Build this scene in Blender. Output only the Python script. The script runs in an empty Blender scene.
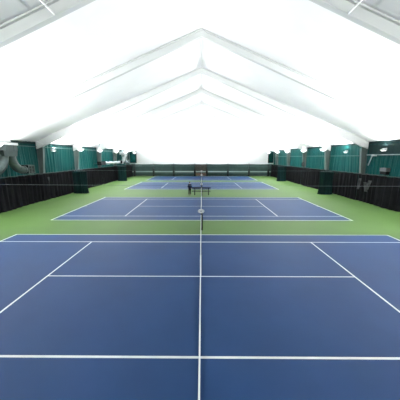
import bpy, bmesh, math, random
from mathutils import Vector, Matrix
random.seed(7)
R = math.radians
SC = bpy.context.scene
COL = SC.collection

# ------------------------------------------------------------------ camera, world, lamps, exposure
cam = bpy.data.cameras.new('camera')
cam.sensor_width = 36; cam.sensor_fit = 'HORIZONTAL'; cam.lens = 240.83 / 400 * 36
cam.clip_end = 300
camo = bpy.data.objects.new('camera', cam); COL.objects.link(camo)
camo.location = (0.038, 0.0, 4.90)
camo.rotation_euler = (math.pi / 2 - 0.177, 0, 0.007)
SC.camera = camo
w = bpy.data.worlds.new('world'); SC.world = w; w.use_nodes = True
w.node_tree.nodes['Background'].inputs[0].default_value = (0.8, 0.9, 1, 1)
w.node_tree.nodes['Background'].inputs[1].default_value = 0.05
SC.view_settings.view_transform = 'Standard'; SC.view_settings.look = 'None'
SC.view_settings.gamma = 1; SC.view_settings.use_curve_mapping = False
SC.view_settings.exposure = 0.0
LAMP_W = 2700; LAMP_COL = (1.0, 1.0, 1.0); LAMP_TILT = R(39)
LIGHT_ROWS = [(16.0, y) for y in (0.5, 13.2, 19.2, 32.4, 38.6, 46.0, 51.6, 58.4)]  # first row is added out of view to brighten the nearest roof frame

# ------------------------------------------------------------------ dimensions
W = 19.2; RIDGE = 14.25; PITCH = 0.41; BACK = 63.2; FRONT = -6.0
def roof(x): return RIDGE - PITCH * abs(x)
def rafter_low(x): return 13.65 - 0.4255 * abs(x)
FR_Y = [11.8 + 7.9 * k for k in range(7)]
COURTS = [9.31, 23.78, 42.09, 56.39]

# ------------------------------------------------------------------ materials
def mat(name, c, rough=0.6, spec=0.5, metal=0.0, noise=0.0, nscale=4, bump=0.0, bscale=30, emis=0.0, alpha=1.0, stretch=None):
    m = bpy.data.materials.new(name); m.use_nodes = True
    nt = m.node_tree; b = nt.nodes['Principled BSDF']
    col = (*c, 1)
    b.inputs['Base Color'].default_value = col
    b.inputs['Roughness'].default_value = rough
    b.inputs['Specular IOR Level'].default_value = spec
    b.inputs['Metallic'].default_value = metal
    b.inputs['Alpha'].default_value = alpha
    if emis:
        b.inputs['Emission Color'].default_value = (1, 1, 1, 1); b.inputs['Emission Strength'].default_value = emis
    tc = nt.nodes.new('ShaderNodeTexCoord')
    mp = nt.nodes.new('ShaderNodeMapping'); nt.links.new(tc.outputs['Object'], mp.inputs[0])
    if stretch: mp.inputs['Scale'].default_value = stretch
    if noise:
        n = nt.nodes.new('ShaderNodeTexNoise'); n.inputs['Scale'].default_value = nscale; n.inputs['Detail'].default_value = 5
        nt.links.new(mp.outputs[0], n.inputs['Vector'])
        r = nt.nodes.new('ShaderNodeValToRGB')
        r.color_ramp.elements[0].position = 0.3; r.color_ramp.elements[1].position = 0.7
        r.color_ramp.elements[0].color = tuple(min(1, v * (1 - noise)) for v in c) + (1,)
        r.color_ramp.elements[1].color = tuple(min(1, v * (1 + noise)) for v in c) + (1,)
        nt.links.new(n.outputs['Fac'], r.inputs[0]); nt.links.new(r.outputs[0], b.inputs['Base Color'])
    if bump:
        n2 = nt.nodes.new('ShaderNodeTexNoise'); n2.inputs['Scale'].default_value = bscale
        nt.links.new(mp.outputs[0], n2.inputs['Vector'])
        bp = nt.nodes.new('ShaderNodeBump'); bp.inputs['Strength'].default_value = bump; bp.inputs['Distance'].default_value = 0.02
        nt.links.new(n2.outputs['Fac'], bp.inputs['Height']); nt.links.new(bp.outputs[0], b.inputs['Normal'])
    return m

M = dict(
    green=mat('green_acrylic', (0.062, 0.120, 0.031), 0.6, 0.12, noise=0.06, nscale=0.35, bump=0.05, bscale=60),
    blue=mat('blue_acrylic', (0.0115, 0.0375, 0.108), 0.6, 0.12, noise=0.10, nscale=0.45, bump=0.05, bscale=60),
    line=mat('white_line_paint', (0.62, 0.64, 0.62), 0.5, noise=0.03, nscale=3),
    liner=mat('white_liner', (0.82, 0.83, 0.84), 0.7, 0.2, noise=0.03, nscale=0.5),
    gable=mat('white_gable', (0.82, 0.83, 0.83), 0.7, 0.2, noise=0.02, nscale=0.8),
    teal=mat('teal_vinyl', (0.0005, 0.044, 0.041), 0.6, 0.1, noise=0.22, nscale=0.6, stretch=(1, 1, 0.25)),
    tealdark=mat('dark_teal_band', (0.010, 0.023, 0.023), 0.8, 0.08),
    steel=mat('white_painted_steel', (0.56, 0.58, 0.575), 0.5, noise=0.03, nscale=1),
    greysteel=mat('grey_green_steel', (0.075, 0.10, 0.095), 0.6, 0.2, noise=0.08, nscale=1),
    mesh=mat('black_mesh_curtain', (0.0048, 0.0052, 0.0058), 0.95, 0.03, noise=0.35, nscale=1.2, stretch=(1, 1, 0.3)),
    hem=mat('charcoal_hem', (0.014, 0.017, 0.017), 0.7),
    meshlight=mat('sun_bleached_mesh', (0.026, 0.029, 0.029), 0.9, 0.05, noise=0.5, nscale=3),
    bunch=mat('dark_green_netting', (0.0008, 0.009, 0.009), 0.75, 0.08, noise=0.3, nscale=2, stretch=(1, 1, 0.2)),
    screen=mat('green_windscreen', (0.018, 0.037, 0.033), 0.8, 0.1, noise=0.12, nscale=1),
    screenbrown=mat('olive_windscreen', (0.030, 0.031, 0.025), 0.8, 0.1, noise=0.5, nscale=3),
    strip=mat('pale_green_strip', (0.20, 0.26, 0.24), 0.6),
    black=mat('black_paint', (0.003, 0.004, 0.0045), 0.7, 0.1),
    netting=mat('black_net_cord', (0.004, 0.005, 0.005), 0.8),
    tape=mat('white_net_tape', (0.6, 0.62, 0.6), 0.6),
    duct=mat('galvanised_steel', (0.036, 0.052, 0.050), 0.55, 0.2, metal=0.1, noise=0.12, nscale=3),
    ductwhite=mat('white_duct_and_lit_top', (0.6, 0.62, 0.61), 0.6),
    cable=mat('grey_cable', (0.07, 0.1, 0.1), 0.5),
    bowl=mat('opal_bowl', (0.9, 0.9, 0.9), 0.4, emis=1.3),
    lamp=mat('lit_lamp', (1, 1, 1), 0.4, emis=6.0),
    box=mat('grey_box', (0.05, 0.052, 0.05), 0.5),
    disc=mat('pale_grey_plastic', (0.50, 0.52, 0.52), 0.45),
    discdark=mat('dark_grey_plastic', (0.08, 0.085, 0.09), 0.5),
    wood=mat('brown_wood', (0.06, 0.03, 0.02), 0.5, noise=0.2, nscale=4),
    silver=mat('silver_flexible_duct', (0.30, 0.34, 0.34), 0.4, metal=0.2),
    skin=mat('skin', (0.25, 0.15, 0.11), 0.5), hair=mat('dark_hair', (0.015, 0.011, 0.009), 0.6),
    navy=mat('navy_cloth', (0.004, 0.007, 0.022), 0.9, 0.05), trousers=mat('black_cloth', (0.003, 0.0035, 0.0045), 0.9, 0.05),
)

# ------------------------------------------------------------------ helpers
def box(bm, x0, x1, y0, y1, z0, z1):
    vs = [bm.verts.new((x, y, z)) for z in (z0, z1) for y in (y0, y1) for x in (x0, x1)]
    for f in ((0, 2, 3, 1), (4, 5, 7, 6), (0, 1, 5, 4), (2, 6, 7, 3), (0, 4, 6, 2), (1, 3, 7, 5)):
        bm.faces.new([vs[i] for i in f])
def prism(bm, pts, axis_vec):
    """closed polygon pts (3-D) extruded by axis_vec"""
    a = [bm.verts.new(p) for p in pts]; b = [bm.verts.new(Vector(p) + Vector(axis_vec)) for p in pts]
    n = len(pts); bm.faces.new(a); bm.faces.new(b[::-1])
    for i in range(n): bm.faces.new((a[i], b[i], b[(i + 1) % n], a[(i + 1) % n]))
def tube(bm, path, rad, seg=8, cap=True, sx=1.0):
    """tube along path; rad a number or list"""
    path = [Vector(p) for p in path]; n = len(path)
    rads = rad if isinstance(rad, (list, tuple)) else [rad] * n
    rings = []
    up0 = None
    for i, p in enumerate(path):
        t = (path[min(i + 1, n - 1)] - path[max(i - 1, 0)]).normalized()
        if up0 is None:
            up0 = Vector((0, 0, 1)) if abs(t.z) < 0.9 else Vector((0, 1, 0))
        u = t.cross(up0)
        if u.length < 1e-3: u = t.cross(Vector((1, 0, 0)))
        u.normalize(); v = u.cross(t).normalized(); up0 = v
        rings.append([bm.verts.new(p + u * math.cos(2 * math.pi * k / seg) * rads[i] * sx + v * math.sin(2 * math.pi * k / seg) * rads[i]) for k in range(seg)])
    for a, b in zip(rings, rings[1:]):
        for k in range(seg): bm.faces.new((a[k], a[(k + 1) % seg], b[(k + 1) % seg], b[k]))
    if cap: bm.faces.new(rings[0][::-1]); bm.faces.new(rings[-1])
def lathe(bm, prof, seg=24, c=(0, 0, 0)):
    rings = []
    for r, z in prof:
        if r < 1e-5: rings.append([bm.verts.new((c[0], c[1], c[2] + z))])
        else: rings.append([bm.verts.new((c[0] + r * math.cos(2 * math.pi * k / seg), c[1] + r * math.sin(2 * math.pi * k / seg), c[2] + z)) for k in range(seg)])
    for a, b in zip(rings, rings[1:]):
        for k in range(seg):
            k2 = (k + 1) % seg
            if len(a) == 1 and len(b) == 1: continue
            if len(a) == 1: bm.faces.new((a[0], b[k2], b[k]))
            elif len(b) == 1: bm.faces.new((a[k], a[k2], b[0]))
            else: bm.faces.new((a[k], a[k2], b[k2], b[k]))
def obj(name, bm, m, parent=None, smooth=False):
    bmesh.ops.recalc_face_normals(bm, faces=bm.faces[:])
    me = bpy.data.meshes.new(name); bm.to_mesh(me); bm.free()
    me.materials.append(M[m] if isinstance(m, str) else m)
    if smooth:
        for p in me.polygons: p.use_smooth = True
    o = bpy.data.objects.new(name, me); COL.objects.link(o); o.parent = parent
    return o
def tag(o, label, cat, group=None):
    o['label'] = label; o['category'] = cat
    if group: o['group'] = group
    return o
def thing(name, label, cat, loc=(0, 0, 0), rz=0, group=None):
    o = bpy.data.objects.new(name, None); COL.objects.link(o)
    o.location = loc; o.rotation_euler.z = rz; o.empty_display_size = 0.2
    return tag(o, label, cat, group)
def struct(name, bm, m):
    o = obj(name, bm, m); o['kind'] = 'structure'; return o
def dup(root, loc=None, rz=None, label=None, group=None):
    r = root.copy(); COL.objects.link(r)
    if loc is not None: r.location = loc
    if rz is not None: r.rotation_euler.z = rz
    if label: r['label'] = label
    if group: r['group'] = group
    for ch in list(root.children):
        c = ch.copy(); COL.objects.link(c); c.parent = r
        for g in list(ch.children):
            d = g.copy(); COL.objects.link(d); d.parent = c
    return r
B = bmesh.new

# ------------------------------------------------------------------ room shell
bm = B(); box(bm, -W - .3, W + .3, FRONT - .3, BACK + .3, -0.3, 0); struct('floor', bm, 'green')

def wall_side(s, name):
    """lower plain sheathing, upper pleated teal vinyl"""
    bm = B(); zs = [0, 3.0, 3.6, 4.3, 5.0, 5.7, 6.56]; n = int((BACK - FRONT) / 0.09)
    rnd = random.Random(5 if s > 0 else 3); ph = [rnd.uniform(0, 6) for _ in range(6)]
    grid = []
    for i in range(n + 1):
        y = FRONT + (BACK - FRONT) * i / n
        row = []
        for j, z in enumerate(zs):
            yy = y + 0.25 * (6.4 - z) * math.sin(y * 0.5 + ph[3]) * .5
            a = 0.045 * math.sin(yy * 9.0 + ph[0] + 0.8 * math.sin(yy * 1.7)) + 0.03 * math.sin(yy * 4.1 + ph[1]) + 0.03 * math.sin(yy * 19 + ph[2])
            row.append(bm.verts.new((s * (W - 0.50 + a), y, z)))
        grid.append(row)
    for i in range(n):
        for j in range(len(zs) - 1): bm.faces.new((grid[i][j], grid[i + 1][j], grid[i + 1][j + 1], grid[i][j + 1]))
    # outer skin closes the wall
    o1 = [bm.verts.new((s * (W + .2), FRONT, z)) for z in (0, 6.38)]; o2 = [bm.verts.new((s * (W + .2), BACK, z)) for z in (0, 6.38)]
    bm.faces.new((o1[0], o2[0], o2[1], o1[1]))
    return struct(name, bm, 'teal')
wl = wall_side(-1, 'wall_left'); wr = wall_side(1, 'wall_right')
for s, nm in ((-1, 'trim_1'), (1, 'trim_2')):
    bm = B(); box(bm, min(s * (W - .64), s * (W - .4)), max(s * (W - .64), s * (W - .4)), FRONT, BACK, 6.30, 6.52); struct(nm, bm, 'tealdark')
for y0, y1, nm in ((BACK, BACK + .25, 'wall_back'), (FRONT - .25, FRONT, 'wall_front')):
    bm = B(); prism(bm, [(-W - .2, y0, 0), (W + .2, y0, 0), (W + .2, y0, roof(W) + .1), (0, y0, RIDGE + .1), (-W - .2, y0, roof(W) + .1)], (0, y1 - y0, 0))
    struct(nm, bm, 'gable')
# ceiling: fabric liner, gently slack between frames
bm = B(); ys = []
y = FRONT - .25
while y < BACK + .3: ys.append(y); y += 0.79
xs = [-W - .3] + [-W + 1.2 * i for i in range(0, 17)][:-1] + [0] + sorted([W - 1.2 * i for i in range(0, 16)]) + [W + .3]
xs = sorted(set(round(v, 3) for v in xs))
def sag(x, y):
    t = ((y - 11.8) / 7.9) % 1.0
    return -0.10 * math.sin(math.pi * t) * (1 if abs(x) > 15 else .5)
grid = [[bm.verts.new((x, y, roof(x) + sag(x, y))) for x in xs] for y in ys]
for i in range(len(ys) - 1):
    for j in range(len(xs) - 1): bm.faces.new((grid[i][j], grid[i][j + 1], grid[i + 1][j + 1], grid[i + 1][j]))
top = [bm.verts.new((x, y, roof(x) + .35)) for y in (ys[0], ys[-1]) for x in (-W - .3, 0, W + .3)]
bm.faces.new((top[0], top[1], top[4], top[3])); bm.faces.new((top[1], top[2], top[5], top[4]))
struct('ceiling', bm, 'liner')

# ------------------------------------------------------------------ tennis courts
HL = 11.885
ctext = ['nearest blue tennis court, filling the foreground inside green surround',
         'second blue tennis court, just past the narrow green strip',
         'third blue tennis court, directly behind the bench and standing person',
         'farthest blue tennis court, next to the dark green screens of the back wall']
for yc, lab in zip(COURTS, ctext):
    t = thing('tennis_court', lab, 'tennis court', (0, yc, 0))
    bm = B(); box(bm, -HL, HL, -5.485, 5.485, 0.0005, 0.004); obj('playing_surface', bm, 'blue', t)
    def ln(name, x0, x1, y0, y1):
        bm = B(); box(bm, x0, x1, y0, y1, 0.0045, 0.006); obj(name, bm, 'line', t)
    hw = 0.035
    for s in (-1, 1):
        ln('baseline', min(s * HL, s * (HL - .1)), max(s * HL, s * (HL - .1)), -5.485, 5.485)
        ln('doubles_sideline', -HL + .1, HL - .1, s * 5.45 - hw, s * 5.45 + hw)
        ln('singles_sideline', -HL + .1, HL - .1, s * 4.115 - hw, s * 4.115 + hw)
        ln('service_line', s * 6.4 - hw, s * 6.4 + hw, -4.08, 4.08)
        ln('centre_mark', min(s * (HL - .1), s * (HL - .3)), max(s * (HL - .1), s * (HL - .3)), -hw, hw)
    ln('centre_service_line', -6.365, 6.365, -0.028, 0.028)

# nets and posts
PH = 5.485 + 0.914
def nz(v): return 0.914 + (1.07 - 0.914) * (abs(v) / PH)
bm = B()
nv = 256
for i in range(nv + 1):
    v = -PH + 2 * PH * i / nv; box(bm, -.0015, .0015, v - .0015, v + .0015, 0.03, nz(v))
for j in range(1, 20):
    f = j / 20
    pts = [(-PH, 1.07), (0, 0.914), (PH, 1.07)]
    for (a, za), (b, zb) in zip(pts, pts[1:]):
        z0 = .03 + f * (za - .03); z1 = .03 + f * (zb - .03)
        prism(bm, [(-.0015, a, z0 - .0015), (.0015, a, z0 - .0015), (.0015, a, z0 + .0015), (-.0015, a, z0 + .0015)], (0, b - a, z1 - z0))
net_me = obj('netting', bm, 'netting')
bm = B()
for a, b in ((-PH, 0), (0, PH)):
    za, zb = nz(a), nz(b)
    prism(bm, [(-.017, a, za - .06), (.017, a, za - .06), (.017, a, za + .01), (.009, a, za + .018), (-.009, a, za + .018), (-.017, a, za + .01)], (0, b - a, zb - za))
tape_me = obj('top_tape', bm, 'tape')
bm = B(); box(bm, -.028, .028, -.025, .025, 0.008, .94); strap_me = obj('centre_strap', bm, 'tape')
bm = B(); box(bm, -.006, .006, -PH, PH, 0.03, 0.07); hem_me = obj('bottom_tape', bm, 'black')
bm = B()
tube(bm, [(0.045, 0, 0), (0.045, 0, 1.10)], .072, 14); lathe(bm, [(.074, 1.08), (.052, 1.11), (.03, 1.13), (0, 1.135)], 14, (.045, 0, 0)); lathe(bm, [(.09, 0.001), (.09, .015), (.075, .03)], 14, (.045, 0, 0))
post_me = obj('post', bm, 'black', None, True)
bm = B(); tube(bm, [(0.05, 0, .82), (0.12, 0, .82)], .02, 8); tube(bm, [(0.12, 0, .82), (.12, 0, .70), (.18, 0, .70)], .012, 8); crank_me = obj('crank', bm, 'discdark')
net_lab = ['net of the nearest court, seen end-on under its white tape',
           'net of the second court, seen end-on beyond the green strip',
           'net of the third court, behind the dark bench',
           'net of the farthest court, ending at the back wall']
post_lab = [('near post of the nearest net, below the picture', 'black net post under the large pale oval disc'),
            ('black net post standing in the green strip between first two courts', 'black net post on the far side of second court in front of bench'),
            ('black net post just behind the bench, with small pale disc', 'black net post on the far side of the third court'),
            ('black net post on the near side of farthest court, with small pale disc', 'black net post nearest the back wall, with small pale disc')]
disc_of = {(0, 1): (1.33, .9), (2, 0): (0.95, .85), (3, 0): (1.22, .8), (3, 1): (1.31, .8)}
def score_disc(parent, zc, k):
    bm = B(); tube(bm, [(0, -.02, 1.05), (0, -.07, zc)], .014, 8); obj('disc_bracket', bm, 'black', parent)
    bm = B(); n = 28; prof = [(1.0, -.075), (1.0, -.10), (.86, -.112), (.62, -.10), (.5, -.096)]
    rings = [[bm.verts.new((.245 * k * r * math.cos(2 * math.pi * i / n), y, zc + .155 * k * r * math.sin(2 * math.pi * i / n))) for i in range(n)] for r, y in prof]
    for a, b in zip(rings, rings[1:]):
        for i in range(n): bm.faces.new((a[i], a[(i + 1) % n], b[(i + 1) % n], b[i]))
    bm.faces.new(rings[0]); bm.faces.new(rings[-1])
    d = obj('oval_disc', bm, 'disc', parent)
    bm = B(); n = 20
    vs = [[bm.verts.new((.06 * k * math.cos(2 * math.pi * i / n), y, zc + (.032) * k * math.sin(2 * math.pi * i / n))) for i in range(n)] for y in (-.098, -.108)]
    bm.faces.new(vs[0]); bm.faces.new(vs[1])
    for i in range(n): bm.faces.new((vs[0][i], vs[0][(i + 1) % n], vs[1][(i + 1) % n], vs[1][i]))
    obj('disc_centre', bm, 'discdark', d)
first = True
for i, yc in enumerate(COURTS):
    t = thing('tennis_net', net_lab[i], 'tennis net', (0, yc, 0.0))
    for me in (net_me, tape_me, strap_me, hem_me):
        c = me if first else me.copy()
        if not first: COL.objects.link(c)
        c.parent = t
    for j, s in enumerate((-1, 1)):
        p = thing('net_post', post_lab[i][j], 'net post', (0, yc + s * (PH + .10), 0))
        for me in (post_me, crank_me):
            isf = first and j == 0
            c = me if isf else me.copy()
            if not isf: COL.objects.link(c)
            c.parent = p
        if (i, j) in disc_of: score_disc(p, *disc_of[(i, j)])
    first = False

# ------------------------------------------------------------------ steel frames
def ibeam_x(bm, s, xa, xb, zt, zb, fw=.28, ft=.08, wt=.03):
    """rafter from xa to xb (x positive, mirrored by s); zt(x), zb(x)"""
    for f0, f1, hw in ((lambda x: zt(x) - ft, zt, fw / 2), (zb, lambda x: zb(x) + ft, fw / 2), (lambda x: zb(x) + ft, lambda x: zt(x) - ft, wt / 2)):
        prism(bm, [(s * xa, -hw, f0(xa)), (s * xb, -hw, f0(xb)), (s * xb, -hw, f1(xb)), (s * xa, -hw, f1(xa))], (0, 2 * hw, 0))
ordinal = ['white steel roof frame crossing the top corners, nearest of the row', 'second nearest white steel roof frame, its columns outside the picture',
           'white steel roof frame with the widest columns in view and grey roof edge above',
           'white steel frame whose columns stand by the nearer bunched divider curtains',
           'white steel frame midway along hall, fifth from the camera', 'white steel frame by the farther bunched divider curtains',
           'farthest white steel frame, just before the white back wall']
for k, fy in enumerate(FR_Y):
    t = thing('steel_frame', ordinal[k], 'roof frame', (0, fy, 0), group='steel frames of the hall')
    for s in (-1, 1):
        bm = B(); ibeam_x(bm, s, 0.0, 18.25, lambda x: roof(x) - .06 - (.0), rafter_low)
        r = obj('rafter', bm, 'steel', t)
        bm = B()   # tapered column: inner flange leans, outer vertical
        hi = 5.87
        prism(bm, [(s * 18.27, -.16, 0), (s * 18.32, -.16, 0), (s * 17.82, -.16, hi), (s * 17.77, -.16, hi)], (0, .32, 0))
        prism(bm, [(s * 18.48, -.10, 0), (s * 18.52, -.10, 0), (s * 18.52, -.10, 6.2), (s * 18.48, -.10, 6.2)], (0, .20, 0))
        prism(bm, [(s * 18.32, -.02, 0), (s * 18.48, -.02, 0), (s * 18.48, -.02, 6.2), (s * 18.15, -.02, 6.2), (s * 17.82, -.02, hi - .1)], (0, .04, 0))
        box(bm, min(s * 18.2, s * 18.5), max(s * 18.2, s * 18.5), -.22, .22, 0, .03)
        obj('column', bm, 'greysteel', t)
        bm = B(); prism(bm, [(s * 17.72, -.17, rafter_low(17.72) - .03), (s * 18.5, -.17, 5.77), (s * 18.5, -.17, roof(18.5) - .07), (s * 17.72, -.17, rafter_low(17.72) + .25)], (0, .34, 0))
        obj('haunch_plate', bm, 'steel', t)
# sprinkler pipes under rafters
for s, lab in ((-1, 'thin white pipe at top left, running from the nearest roof frame towards camera'), (1, 'thin white pipe at top right, running from the nearest roof frame towards camera')):
    x = s * 6.35; z = rafter_low(6.35) + .03
    t = thing('roof_pipe', lab, 'pipe', (x, 0, z))
    bm = B(); tube(bm, [(-s * .3, FRONT + .02, 0), (0, 11.66, 0)], .035, 8); obj('pipe', bm, 'steel', t, True)

# ------------------------------------------------------------------ uplight bowls
bm = B()
lathe(bm, [(.10, -.30), (.22, -.24), (.34, -.13), (.44, 0), (.46, .03), (.43, .03), (.32, -.12), (.20, -.21), (.08, -.25)], 28)
bowl_o = obj('bowl', bm, 'bowl', None, True)
bm = B(); lathe(bm, [(0, -.245), (.07, -.245), (.10, -.30), (.06, -.36), (0, -.37)], 16); cap_o = obj('ballast_cap', bm, 'disc', None, True)
bm = B(); lathe(bm, [(0, -.22), (.09, -.20), (.13, -.12), (.09, -.05), (0, -.03)], 16); bulb_o = obj('bulb', bm, 'lamp', None, True)
ldata = bpy.data.lights.new('uplight', 'AREA'); ldata.shape = 'DISK'; ldata.size = .75; ldata.energy = LAMP_W; ldata.color = LAMP_COL
ldata2 = ldata.copy(); ldata2.size = .5; ldata2.energy = LAMP_W * .2
first = True
side_n = {-1: 'left', 1: 'right'}
where = ['added out of the picture abreast of the camera', 'nearest one ahead, out of the picture', 'just outside the picture edge', 'beside the nearer divider curtain bunch', 'next one beyond the nearer bunch', 'in the middle of the row', 'above the farther divider curtain bunch', 'nearest the back wall']
for s in (-1, 1):
    for i, (x, y) in enumerate(LIGHT_ROWS):
        t = thing('bowl_uplight', 'white bowl uplight on the %s side, %s' % (side_n[s], where[i]), 'ceiling light', (s * x, y, 5.92), 0, 'bowl uplights')
        for me in (bowl_o, cap_o, bulb_o):
            c = me if first else me.copy()
            if not first: COL.objects.link(c)
            c.parent = t
        first = False
        bm = B(); tube(bm, [(0, 0, -.24), (0, 0, roof(x) - 5.92 - .02)], .02, 8); lathe(bm, [(.07, roof(x) - 5.92 - .08), (.07, roof(x) - 5.92 - .02)], 12); obj('stem', bm, 'cable', t)
        lo = bpy.data.objects.new('uplight', ldata); COL.objects.link(lo); lo.parent = t
        lo.location = (0, 0, .06); lo.rotation_euler = (math.pi, 0, 0)
        l2 = bpy.data.objects.new('uplight_outer', ldata2); COL.objects.link(l2); l2.parent = t
        l2.location = (s * .1, 0, .07); l2.rotation_euler = Vector((s * .35, 0, 1)).to_track_quat('-Z', 'Y').to_euler()
        lo.rotation_euler = Vector((-s * math.sin(LAMP_TILT), 0, math.cos(LAMP_TILT))).to_track_quat('-Z', 'Y').to_euler()

# ------------------------------------------------------------------ side curtains, one per bay
def cloth(bm, s, X, y0, y1, z0, z1, rnd, amp=.07):
    n = int((y1 - y0) / .07); ph = [rnd.uniform(0, 6) for _ in range(4)]; zs = [z0, z0 + .12, z0 + .5, (z0 + z1) / 2, z1 - .4, z1]
    g = []
    for i in range(n + 1):
        y = y0 + (y1 - y0) * i / n; row = []
        edge = min(1, .3 + (y - y0) / .2, .3 + (y1 - y) / .2)
        for j, z in enumerate(zs):
            f = 1 - .35 * j / (len(zs) - 1)
            a = amp * f * (math.sin(y * 8.3 + ph[0] + math.sin(y * 1.3 + ph[1]) * 2) + .5 * math.sin(y * 15 + ph[2] + z) ) + .08 * math.sin(y * .8 + ph[3]) * (1 - j / 5)
            flare = (.06 + .10 * max(0, math.sin(y * 1.1 + ph[3]))) if j == 0 else 0
            dz = -.04 * abs(math.sin((y - y0) * math.pi / 1.6)) * 0 + (0 if j < 5 else -.05 * abs(math.sin((y - y0) * math.pi / 1.3)))
            row.append(bm.verts.new((s * (X - a * edge - flare), y, z + dz)))
        g.append(row)
    for i in range(n):
        for j in range(len(zs) - 1): bm.faces.new((g[i][j], g[i + 1][j], g[i + 1][j + 1], g[i][j + 1]))
bays = [(11.805, 19.695), (19.705, 27.595), (27.605, 35.495), (35.505, 43.395), (43.405, 51.295), (51.305, 59.195), (59.205, 62.2)]
bl = {-1: ['black mesh side curtain on left, past the picture edge nearest camera', 'black mesh side curtain below the grey Y-shaped duct on the left', 'black mesh side curtain on left, beside the nearer green curtain bunch',
           'black mesh side curtain on left, just beyond the nearer green bunch', 'black mesh side curtain on left, below the silver ribbed duct',
           'black mesh side curtain on left, past the farther green bunch', 'short black mesh side curtain in the back left corner'],
      1: ['black mesh side curtain on right, past the picture edge nearest camera', 'black mesh side curtain with pale worn patches, below the grey wall box on the right', 'black mesh side curtain on right, behind the nearer green curtain bunch',
          'black mesh side curtain on right, just beyond the nearer green bunch', 'black mesh side curtain on right, below the small black speaker',
          'black mesh side curtain on right, past the farther green bunch', 'short black mesh side curtain in the back right corner']}
rnd = random.Random(11)
for s in (-1, 1):
    for (y0, y1), lab in zip(bays, bl[s]):
        t = thing('side_curtain', lab, 'curtain', (0, 0, 0), group='black side curtains')
        bm = B(); cloth(bm, s, 17.88, y0, y1, 0.012, 3.05, rnd); c = obj('curtain_cloth', bm, 'mesh', t, True)
        sol = c.modifiers.new('thickness', 'SOLIDIFY'); sol.thickness = .008
        bm = B(); box(bm, min(s * 17.80, s * 17.84), max(s * 17.80, s * 17.84), y0, y1, 3.05, 3.11); obj('hanging_rail', bm, 'hem', t)
        if s > 0 and 19 < y0 < 20:
            for (a, b, zt, zb, d) in ((25.2, 25.75, 2.45, 1.45, .35), (26.0, 26.5, 2.2, 1.2, -.35), (26.9, 27.35, 2.55, 1.3, .12)):
                bm = B()
                prism(bm, [(17.80, a, zt), (17.80, b, zt), (17.74, b + d, zb), (17.74, a + d, zb)], (.012, 0, 0)); obj('worn_patch', bm, 'meshlight', t)['label'] = 'pale worn patch'
        if s < 0 and y0 > 27 and y0 < 28:
            bm = B(); prism(bm, [(-17.80, 27.75, 2.6), (-17.80, 28.15, 2.6), (-17.76, 28.0, 1.7)], (-.012, 0, 0)); obj('worn_patch', bm, 'meshlight', t)['label'] = 'pale worn patch'

# ------------------------------------------------------------------ bunched divider curtains + cables
def bunch(cx, cy, rx, ry, seed, label):
    t = thing('bunched_divider_curtain', label, 'divider curtain', (cx, cy, 0), group='bunched divider curtains')
    rnd = random.Random(seed); n = 120; bm = B(); zs = [(0.012, 1.08), (.1, 1.02), (.6, .95), (1.4, .93), (2.2, .95), (2.8, .98), (3.0, .96)]
    ph = rnd.uniform(0, 6); rings = []
    for z, k in zs:
        ring = []
        for i in range(n):
            a = 2 * math.pi * i / n
            q = 1 + .10 * math.sin(a * 17 + ph + .25 * z) + .06 * math.sin(a * 7 + ph * 2 - .3 * z)
            ca, sa = math.cos(a), math.sin(a)
            ring.append(bm.verts.new((rx * k * q * math.copysign(abs(ca) ** .6, ca), ry * k * q * math.copysign(abs(sa) ** .7, sa), z)))
        rings.append(ring)
    for a, b in zip(rings, rings[1:]):
        for i in range(n): bm.faces.new((a[i], a[(i + 1) % n], b[(i + 1) % n], b[i]))
    bm.faces.new(rings[0][::-1]); bm.faces.new(rings[-1])
    obj('netting_folds', bm, 'bunch', t, True)
    for i in range(7):
        bm = B()
        x = -rx * .8 + rx * 1.6 * i / 6
        m = Matrix.Translation((x, 0, 3.05)) @ Matrix.Rotation(R(90), 4, 'Y')
        pts = [m @ Vector((.05 * math.cos(2 * math.pi * k / 10), .05 * math.sin(2 * math.pi * k / 10), 0)) for k in range(11)]
        tube(bm, pts, .008, 5, False)
        obj('curtain_ring', bm, 'cable', t)
    return t
bunch(-16.45, 32.6, .86, .42, 1, 'bunched dark green divider curtain on left side, the nearer one')
bunch(16.5, 32.0, .80, .42, 2, 'bunched dark green divider curtain on right side, the nearer one')
bunch(-16.4, 50.0, .82, .42, 3, 'bunched dark green divider curtain on left side, the farther one')
bunch(16.4, 49.6, .82, .42, 4, 'bunched dark green divider curtain on right side, the farther one')
for y, z0, z1, lab in ((16.5, 3.04, 2.92, 'thin grey cable stretched across hall, nearest of the three'), (33.0, 3.09, 3.03, 'thin grey cable across hall through the nearer bunched curtains'), (49.8, 3.09, 3.09, 'thin grey cable across hall through the farther bunched curtains')):
    bm = B(); hx = 17.6; pts = [(-hx + 2 * hx * i / 24, y, z0 + (z1 - z0) * i / 24 - .03 * math.sin(math.pi * i / 24)) for i in range(25)]
    tube(bm, pts, .008, 6); tag(obj('divider_cable', bm, 'cable'), lab, 'cable')

# wall conduits
bm = B(); tube(bm, [(-18.40, 19, 6.02), (-18.40, 62.9, 6.02)], .03, 8); tag(obj('wall_conduit', bm, 'cable', None, True), 'grey conduit high along the left teal wall', 'conduit')
bm = B(); tube(bm, [(18.4, 28.0, 5.03), (18.4, 62.9, 5.03)], .03, 8); tag(obj('wall_conduit', bm, 'cable', None, True), 'grey conduit along the right teal wall, beyond widest column', 'conduit')
bm = B(); tube(bm, [(18.35, 19.5, 5.12), (18.35, 27.3, 5.12)], .045, 8); tag(obj('wall_pipe', bm, 'silver', None, True), 'pale pipe along the right wall in the nearest bay', 'pipe')

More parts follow.
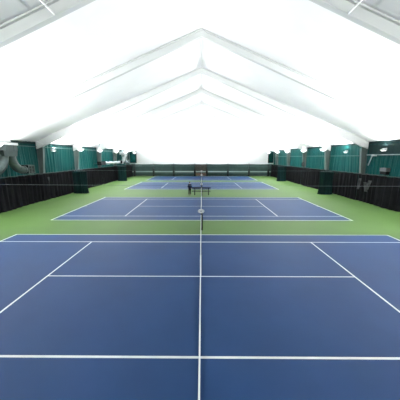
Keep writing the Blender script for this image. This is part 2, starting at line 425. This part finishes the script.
# dark clerestory band on right near bay and lit strut
def wallbit(name, label, cat, s, y0, y1, z0, z1, m, d=.1, x=18.95):
    bm = B(); box(bm, min(s * x, s * (x - d)), max(s * x, s * (x - d)), y0, y1, z0, z1); return tag(obj(name, bm, m), label, cat)

bm = B(); box(bm, 18.46, 18.6, 20.0, 27.2, 5.22, 6.2)
for k in range(10): box(bm, 18.44, 18.46, 20.1 + k * .74, 20.14 + k * .74, 5.22, 6.2)
tag(obj('insulation_strip', bm, 'tealdark'), 'dark insulation strip above the pale pipe on the right wall', 'insulation')
t = thing('wall_light', 'small white wall light above the pale pipe on the right', 'wall light', (18.22, 24.8, 5.62))
bm = B(); prism(bm, [(.2, -.28, -.1), (-.05, -.28, -.1), (-.12, -.28, 0), (.2, -.28, .16)], (0, .56, 0)); obj('housing', bm, 'steel', t)
bm = B(); prism(bm, [(.0, -.25, -.12), (.12, -.25, -.12), (.12, -.25, -.10), (.0, -.25, -.10)], (0, .5, 0)); obj('lens', bm, 'lamp', t)
for s, y, z, lab in ((-1, 30.6, 5.72, 'small white wall light high on the left teal wall past the first grey column'), (1, 31.6, 5.55, 'small white wall light high on right teal wall past the widest column')):
    c = dup(t, (s * 18.42, y, z), 0 if s > 0 else math.pi, lab)
wash = bpy.data.lights.new('wall_uplight', 'AREA'); wash.shape = 'RECTANGLE'; wash.size = .4; wash.size_y = .1; wash.energy = 140
dup(t, (-18.42, 23.1, 5.5), math.pi, 'small white wall light added out of sight behind the large grey duct on the left')  # unseen extra light, added to brighten the eave ceiling
for (lx, ly, lz) in ((18.22, 24.8, 5.62), (18.42, 31.6, 5.55), (-18.42, 30.6, 5.72), (-18.42, 23.1, 5.5)):  # last position is the lamp of the added hidden light
    sg = 1 if lx > 0 else -1
    lo = bpy.data.objects.new('wall_uplight', wash); COL.objects.link(lo); lo.location = (lx - sg * .08, ly, lz + .2)
    lo.rotation_euler = Vector((-sg * .5, 0, 1)).to_track_quat('-Z', 'Y').to_euler()
# right wall equipment box
t = thing('wall_box', 'grey electrical box on the right teal wall above the curtain', 'electrical box', (18.42, 24.5, 3.13))
bm = B(); box(bm, -.15, .25, -.45, .45, .32, .68); obj('box_body', bm, 'box', t)
bm = B(); box(bm, -.13, .25, -.38, .38, .02, .32); obj('open_compartment', bm, 'black', t)
bm = B(); box(bm, -.17, -.15, -.42, .42, .34, .66); obj('cover', bm, 'discdark', t)
# brace
t = thing('diagonal_brace', 'pale strut slanting beside the widest right column', 'brace', (18.1, 26.9, 0))
bm = B(); tube(bm, [(0.1, -.75, 5.15), (-.05, -.45, 4.0)], .05, 8); obj('strut', bm, 'silver', t, True)
bm = B(); box(bm, .02, .50, -.82, -.68, 4.98, 5.16); obj('end_plate', bm, 'steel', t)
# speaker
t = thing('wall_speaker', 'small black loudspeaker on a far right column', 'speaker', (17.9, 43.2, 3.35))
bm = B(); box(bm, -.17, .17, -.2, .17, 0, .55); bmesh.ops.bevel(bm, geom=bm.edges[:], offset=.02, segments=2); obj('cabinet', bm, 'black', t)
bm = B(); box(bm, -.13, .13, -.215, -.2, .04, .5); obj('grille', bm, 'discdark', t)
bm = B(); box(bm, .1, .45, -.02, .02, .2, .26); obj('bracket', bm, 'greysteel', t)

# ------------------------------------------------------------------ duct units on left wall
def y_duct(loc, label, metal, white, sc=1.0):
    t = thing('air_duct', label, 'air duct', loc); t.scale = (sc, sc, sc)
    bm = B(); box(bm, -.3, .3, -.25, .35, 1.15, 2.35); obj('drop_duct', bm, white, t)
    bm = B(); box(bm, -.34, .34, -.31, .41, 1.1, 1.2); box(bm, -.32, .32, -.29, .39, 1.85, 1.9); obj('drop_flange', bm, metal, t)
    bm = B(); box(bm, -.5, .5, -1.9, .9, .92, 1.12); obj('plenum_top', bm, white, t)  # near duct: light falling on the plenum top is put into the white colour
    bm = B(); box(bm, -.47, .47, -1.85, .85, .45, .92)
    for yy in (-1.2, -.4, .4): box(bm, -.49, .49, yy - .02, yy + .02, .43, .93)
    obj('plenum', bm, metal, t)
    # tapered neck
    bm = B(); a = [(-.44, -.75), (.44, -.75), (.44, .84), (-.44, .84)]; b = [(-.38, -.62), (.38, -.62), (.38, .8), (-.38, .8)]
    va = [bm.verts.new((x, y, .45)) for x, y in a]; vb = [bm.verts.new((x, y, -.05)) for x, y in b]
    for i in range(4): bm.faces.new((va[i], va[(i + 1) % 4], vb[(i + 1) % 4], vb[i]))
    bm.faces.new(va); bm.faces.new(vb); obj('neck', bm, metal, t)
    for s in (-1, 1):
        c0 = .13 + s * .42
        bm = B(); pts = []; rr = 1.25
        cy = c0 + s * rr
        pts.append((0, c0, .02))
        for i in range(10):
            an = R(90) * i / 9; pts.append((0, cy - s * rr * math.cos(an), -.05 - rr * math.sin(an)))
        pts.append((0, cy + s * .2, -.05 - rr))
        tube(bm, pts, .36, 20)
        for i in (1, 4, 7, 10):
            p = Vector(pts[i]); q = (Vector(pts[min(i + 1, 11)]) - Vector(pts[i - 1])).normalized() * .02
            tube(bm, [p - q, p + q], .375, 20)
        e = obj('elbow', bm, metal, t, True)
        for pl in e.data.polygons: pl.use_smooth = len(pl.vertices) == 4
        bm = B(); y1 = cy + s * .2; y2 = cy + s * 1.0
        box(bm, -.4, .4, min(y1, y2), max(y1, y2), -1.68, -.9); d = obj('diffuser', bm, 'black', t)
        bm = B()
        for (za, zb) in ((-1.7, -1.62), (-.96, -.88)): box(bm, -.42, .42, min(y1, y2), max(y1, y2), za, zb)
        for yy in (y1, (y1 + y2) / 2, y2): box(bm, .38, .43, yy - .04, yy + .04, -1.7, -.88)
        obj('diffuser_frame', bm, metal, d)
        bm = B()
        for z in (-1.5, -1.35, -1.2, -1.05): box(bm, .38, .41, min(y1, y2), max(y1, y2), z - .015, z + .015)
        obj('louvre', bm, metal, d)
    return t
y_duct((-17.0, 21.2, 5.0), 'large grey air duct with two curved outlets at the left edge', 'duct', 'ductwhite')
y_duct((-17.3, 54.4, 5.0), 'pale Y-shaped air duct far along the left wall', 'silver', 'silver', .9)
t = thing('heater_unit', 'dark box heater at the end of the silver ribbed duct on left', 'heater', (-17.4, 42.3, 3.5))
bm = B(); box(bm, -.35, .35, -1.0, 1.0, 0, .62); bmesh.ops.bevel(bm, geom=bm.edges[:], offset=.03, segments=2); obj('housing', bm, 'black', t)
bm = B(); [box(bm, .35, .37, -.9, .9, .08 + i * .1, .11 + i * .1) for i in range(5)]; obj('grille', bm, 'discdark', t)
bm = B(); [tube(bm, [(-.2, yy, .3), (-.95, yy, .3)], .025, 6) for yy in (-.8, .8)]; obj('wall_bracket', bm, 'greysteel', t)
t = thing('ribbed_duct', 'silver ribbed horizontal duct on the left wall above the curtain', 'air duct', (-17.4, 43.4, 3.8))
bm = B(); pts = [(0, .0 + 8.2 * i / 82, .05 * math.sin(i * .25)) for i in range(83)]
tube(bm, pts, [.26 if i % 4 < 2 else .19 for i in range(83)], 14); obj('duct_body', bm, 'silver', t)
bm = B()
for yy in (.5, 2.8, 5.2, 7.6): tube(bm, [(0, yy, -.2), (-.7, yy, -.2), (-1.0, yy, -.2)], .02, 6)
obj('wall_bracket', bm, 'greysteel', t)

# ------------------------------------------------------------------ back wall screens
px = [-17.3, -12.37, -7.18, -1.74, 1.37, 6.8, 12.22, 17.2]
slab = ['dark green screen panel at left end of the back wall', 'dark green screen panel second from the left on back wall', 'dark green screen panel just left of the narrow olive one',
        'narrow olive-brown screen panel at the middle of the back wall', 'dark green screen panel just right of the narrow olive one', 'dark green screen panel second from right on back wall', 'dark green screen panel at right end of the back wall']
for i in range(7):
    a, b = px[i] + .005, px[i + 1] - .005
    if i == 0: a = -18.4
    if i == 6: b = 18.4
    t = thing('windscreen_curtain', slab[i], 'screen', (0, 63.12, 0), group='back wall screens')
    bm = B(); n = 24; g = []
    for k in range(n + 1):
        x = a + (b - a) * k / n
        g.append([bm.verts.new((x, .02 * math.sin(k * 1.1 + i + z), z + (-.05 * math.sin(math.pi * k / n) if z > 3 else 0))) for z in (0.02, .6, 1.3, 2.2, 3.08)])
    for k in range(n):
        for j in range(4): bm.faces.new((g[k][j], g[k + 1][j], g[k + 1][j + 1], g[k][j + 1]))
    c = obj('screen_cloth', bm, 'screenbrown' if i == 3 else 'screen', t, True); c.modifiers.new('thickness', 'SOLIDIFY').thickness = .01
    bm = B(); box(bm, a, b, -.05, -.032, .98, 1.26); obj('pale_strip', bm, 'strip', t)
    bm = B(); box(bm, a, b, -.05, -.035, 0.02, .12 if i != 3 else .75); obj('bottom_hem' if i != 3 else 'kick_board', bm, 'hem' if i != 3 else 'wood', t)
plab = ['left corner of back wall', 'first join from left', 'second join from left', 'left of narrow olive screen', 'right of narrow olive screen', 'second join from right', 'first join from right', 'right corner of back wall']
for i, x in enumerate(px):
    t = thing('screen_post', 'dark post with tied cloth at the %s' % (plab[i] + ('' if 'wall' in plab[i] else ' on back wall') if 'join' in plab[i] or 'corner' in plab[i] else plab[i] + ' on back wall'), 'post', (x, 62.55, 0), group='back wall posts')
    bm = B(); tube(bm, [(0, 0, 0), (0, 0, 3.1)], .07, 10); obj('pole', bm, 'black', t)
    bm = B(); box(bm, -.11, .11, -.08, .45, 3.1, 3.3); obj('top_bracket', bm, 'steel', t)
    bm = B(); tube(bm, [(0, -.02, .02), (0, -.02, .5), (0, -.02, 1.2), (0, -.02, 1.9)], [.27, .2, .26, .12], 10); obj('tied_cloth', bm, 'black', t, True)
for s, x0, lab in ((-1, 16.95, 'teal drape hanging beside the white back wall, left corner'), (1, 17.25, 'teal drape hanging beside the white back wall, right corner')):
    t = thing('corner_drape', lab, 'drape', (0, 62.9, 0))
    bm = B(); n = 30; g = []
    for k in range(n + 1):
        x = x0 + (18.5 - x0) * k / n
        g.append([bm.verts.new((s * x, .04 * math.sin(k * 1.9 + z * .3), z)) for z in (3.36, 4.2, 5.3, min(6.3, roof(x) - .3))])
    for k in range(n):
        for j in range(3): bm.faces.new((g[k][j], g[k + 1][j], g[k + 1][j + 1], g[k][j + 1]))
    c = obj('drape_cloth', bm, 'teal', t, True); c.modifiers.new('thickness', 'SOLIDIFY').thickness = .01
    bm = B(); box(bm, min(s * (x0 - .1), s * x0), max(s * (x0 - .1), s * x0), -.05, .3, 3.36, 6.35); obj('edge_post', bm, 'black', t)
# ------------------------------------------------------------------ courtside bench between courts 2 and 3
t = thing('courtside_bench', 'dark slatted bench with backrest in the green strip beside standing person', 'bench', (-.02, 31.2, 0))
bm = B()
for y in (-.22, -.11, 0, .11, .22): box(bm, -1.22, 1.22, y - .04, y + .04, .43, .46)
obj('seat', bm, 'black', t)
bm = B()
box(bm, -1.25, 1.25, .26, .32, .82, .96)
obj('back_rail', bm, 'black', t)
for z in (.56, .66, .76):
    bm = B(); box(bm, -1.2, 1.2, .28, .30, z - .02, z + .02); obj('back_slat', bm, 'black', t)
for x in (-.85, .95):
    bm = B()
    box(bm, x - .05, x + .05, -.25, -.19, 0, .44); box(bm, x - .05, x + .05, .24, .30, 0, .9); box(bm, x - .03, x + .03, -.25, .28, .38, .43); box(bm, x - .03, x + .03, -.27, .28, .64, .67); box(bm, x - .03, x + .03, -.25, -.21, .44, .65)
    obj('side_frame', bm, 'black', t)

# ------------------------------------------------------------------ person
def skinned(name, verts, edges, m, parent, root=0, sub=2):
    """verts: list of (co, radius)"""
    bm = B(); lay = bm.verts.layers.skin.verify(); vl = [bm.verts.new(v[0]) for v in verts]
    for a, b in edges: bm.edges.new((vl[a], vl[b]))
    for v, (co, r) in zip(vl, verts):
        r = r if isinstance(r, tuple) else (r, r)
        v[lay].radius = r; v[lay].use_root = False
    vl[root][lay].use_root = True
    me = bpy.data.meshes.new(name); bm.to_mesh(me); bm.free(); me.materials.append(M[m])
    o = bpy.data.objects.new(name, me); COL.objects.link(o); o.parent = parent
    sk = o.modifiers.new('skin', 'SKIN'); sk.use_smooth_shade = True
    sb = o.modifiers.new('sub', 'SUBSURF'); sb.levels = sub; sb.render_levels = sub
    return o
P = thing('person', 'person standing at left end of the bench in navy top and black trousers', 'person', (-1.5, 31.0, 0), R(165))
J = {'pel': ((0, 0, .96), (.15, .10)), 'wai': ((0, .0, 1.1), (.13, .09)), 'che': ((0, .01, 1.3), (.155, .105)), 'nb': ((0, .015, 1.46), (.07, .06)), 'nk': ((0, 0, 1.53), .05),
     'h1': ((0, -.005, 1.60), (.062, .072)), 'h2': ((0, -.01, 1.68), (.075, .09)), 'h3': ((0, 0, 1.74), (.055, .065))}
body_v = []; idx = {}
def add(k, co, r): idx[k] = len(body_v); body_v.append((co, r))
for k, (co, r) in J.items(): add(k, co, r)
E_ = [('pel', 'wai'), ('wai', 'che'), ('che', 'nb'), ('nb', 'nk'), ('nk', 'h1'), ('h1', 'h2'), ('h2', 'h3')]
for s, n in ((-1, 'l'), (1, 'r')):
    add('hip' + n, (s * .09, 0, .88), .085); add('kn' + n, (s * .10, -.02, .50), .058); add('cf' + n, (s * .105, .0, .34), .055); add('an' + n, (s * .11, .03, .09), .036); add('to' + n, (s * .125, -.13, .035), (.04, .025))
    E_ += [('pel', 'hip' + n), ('hip' + n, 'kn' + n), ('kn' + n, 'cf' + n), ('cf' + n, 'an' + n), ('an' + n, 'to' + n)]
    add('sh' + n, (s * .185, .01, 1.41), .055); add('el' + n, (s * .24, .03, 1.13), .042); add('wr' + n, (s * .20, -.12, .93), .027); add('pa' + n, (s * .19, -.16, .87), (.035, .018))
    E_ += [('che', 'sh' + n), ('sh' + n, 'el' + n), ('el' + n, 'wr' + n), ('wr' + n, 'pa' + n)]
    for f in range(4):
        bx = s * (.165 + .017 * f); L1 = (.035, .042, .039, .03)[f]
        add('f%d' % f + n, (bx, -.185, .845), .009); add('g%d' % f + n, (bx, -.20, .845 - L1), .0085); add('k%d' % f + n, (bx, -.19, .845 - 1.8 * L1), .007)
        E_ += [('pa' + n, 'f%d' % f + n), ('f%d' % f + n, 'g%d' % f + n), ('g%d' % f + n, 'k%d' % f + n)]
    add('t1' + n, (s * .15, -.17, .885), .011); add('t2' + n, (s * .135, -.195, .86), .009)
    E_ += [('wr' + n, 't1' + n), ('t1' + n, 't2' + n)]
skinned('body', body_v, [(idx[a], idx[b]) for a, b in E_], 'skin', P)
jv = [((0, 0, .80), (.185, .145)), ((0, 0, 1.06), (.178, .135)), ((0, .01, 1.3), (.18, .125)), ((0, .015, 1.44), (.085, .075)),
      ((-.17, .01, 1.40), .07), ((-.245, .03, 1.13), .056), ((-.208, -.10, .955), .04), ((.17, .01, 1.40), .07), ((.245, .03, 1.13), .056), ((.208, -.10, .955), .04)]
skinned('sweatshirt', jv, [(0, 1), (1, 2), (2, 3), (2, 4), (4, 5), (5, 6), (2, 7), (7, 8), (8, 9)], 'navy', P)
tv = [((0, 0, 1.04), (.165, .125)), ((-.09, 0, .86), .105), ((-.10, -.02, .5), .078), ((-.11, .02, .1), .058), ((.09, 0, .86), .105), ((.10, -.02, .5), .078), ((.11, .02, .1), .058)]
skinned('trousers', tv, [(0, 1), (1, 2), (2, 3), (0, 4), (4, 5), (5, 6)], 'trousers', P)
for s in (-1, 1):
    skinned('shoe', [((s * .11, .06, .045), (.042, .04)), ((s * .115, -.05, .045), (.045, .04)), ((s * .125, -.16, .035), (.042, .03))], [(0, 1), (1, 2)], 'black', P)
skinned('hair', [((0, .05, 1.60), (.075, .06)), ((0, .03, 1.71), (.098, .10)), ((0, .0, 1.775), (.06, .075))], [(0, 1), (1, 2)], 'hair', P)
for s in (-1, 1):
    bm = B(); bmesh.ops.create_uvsphere(bm, u_segments=8, v_segments=6, radius=.011, matrix=Matrix.Translation((s * .03, -.088, 1.665))); obj('eye', bm, 'black', P)
    bm = B(); bmesh.ops.create_uvsphere(bm, u_segments=8, v_segments=6, radius=.022, matrix=Matrix.Translation((s * .078, .0, 1.655)) @ Matrix.Diagonal((.5, .8, 1.3, 1))); obj('ear', bm, 'skin', P)
bm = B(); prism(bm, [(-.014, -.085, 1.625), (.014, -.085, 1.625), (0, -.085, 1.665)], (0, -.02, -.004)); obj('nose', bm, 'skin', P)
bm = B(); box(bm, -.022, .022, -.088, -.078, 1.597, 1.605); obj('mouth', bm, 'wood', P)
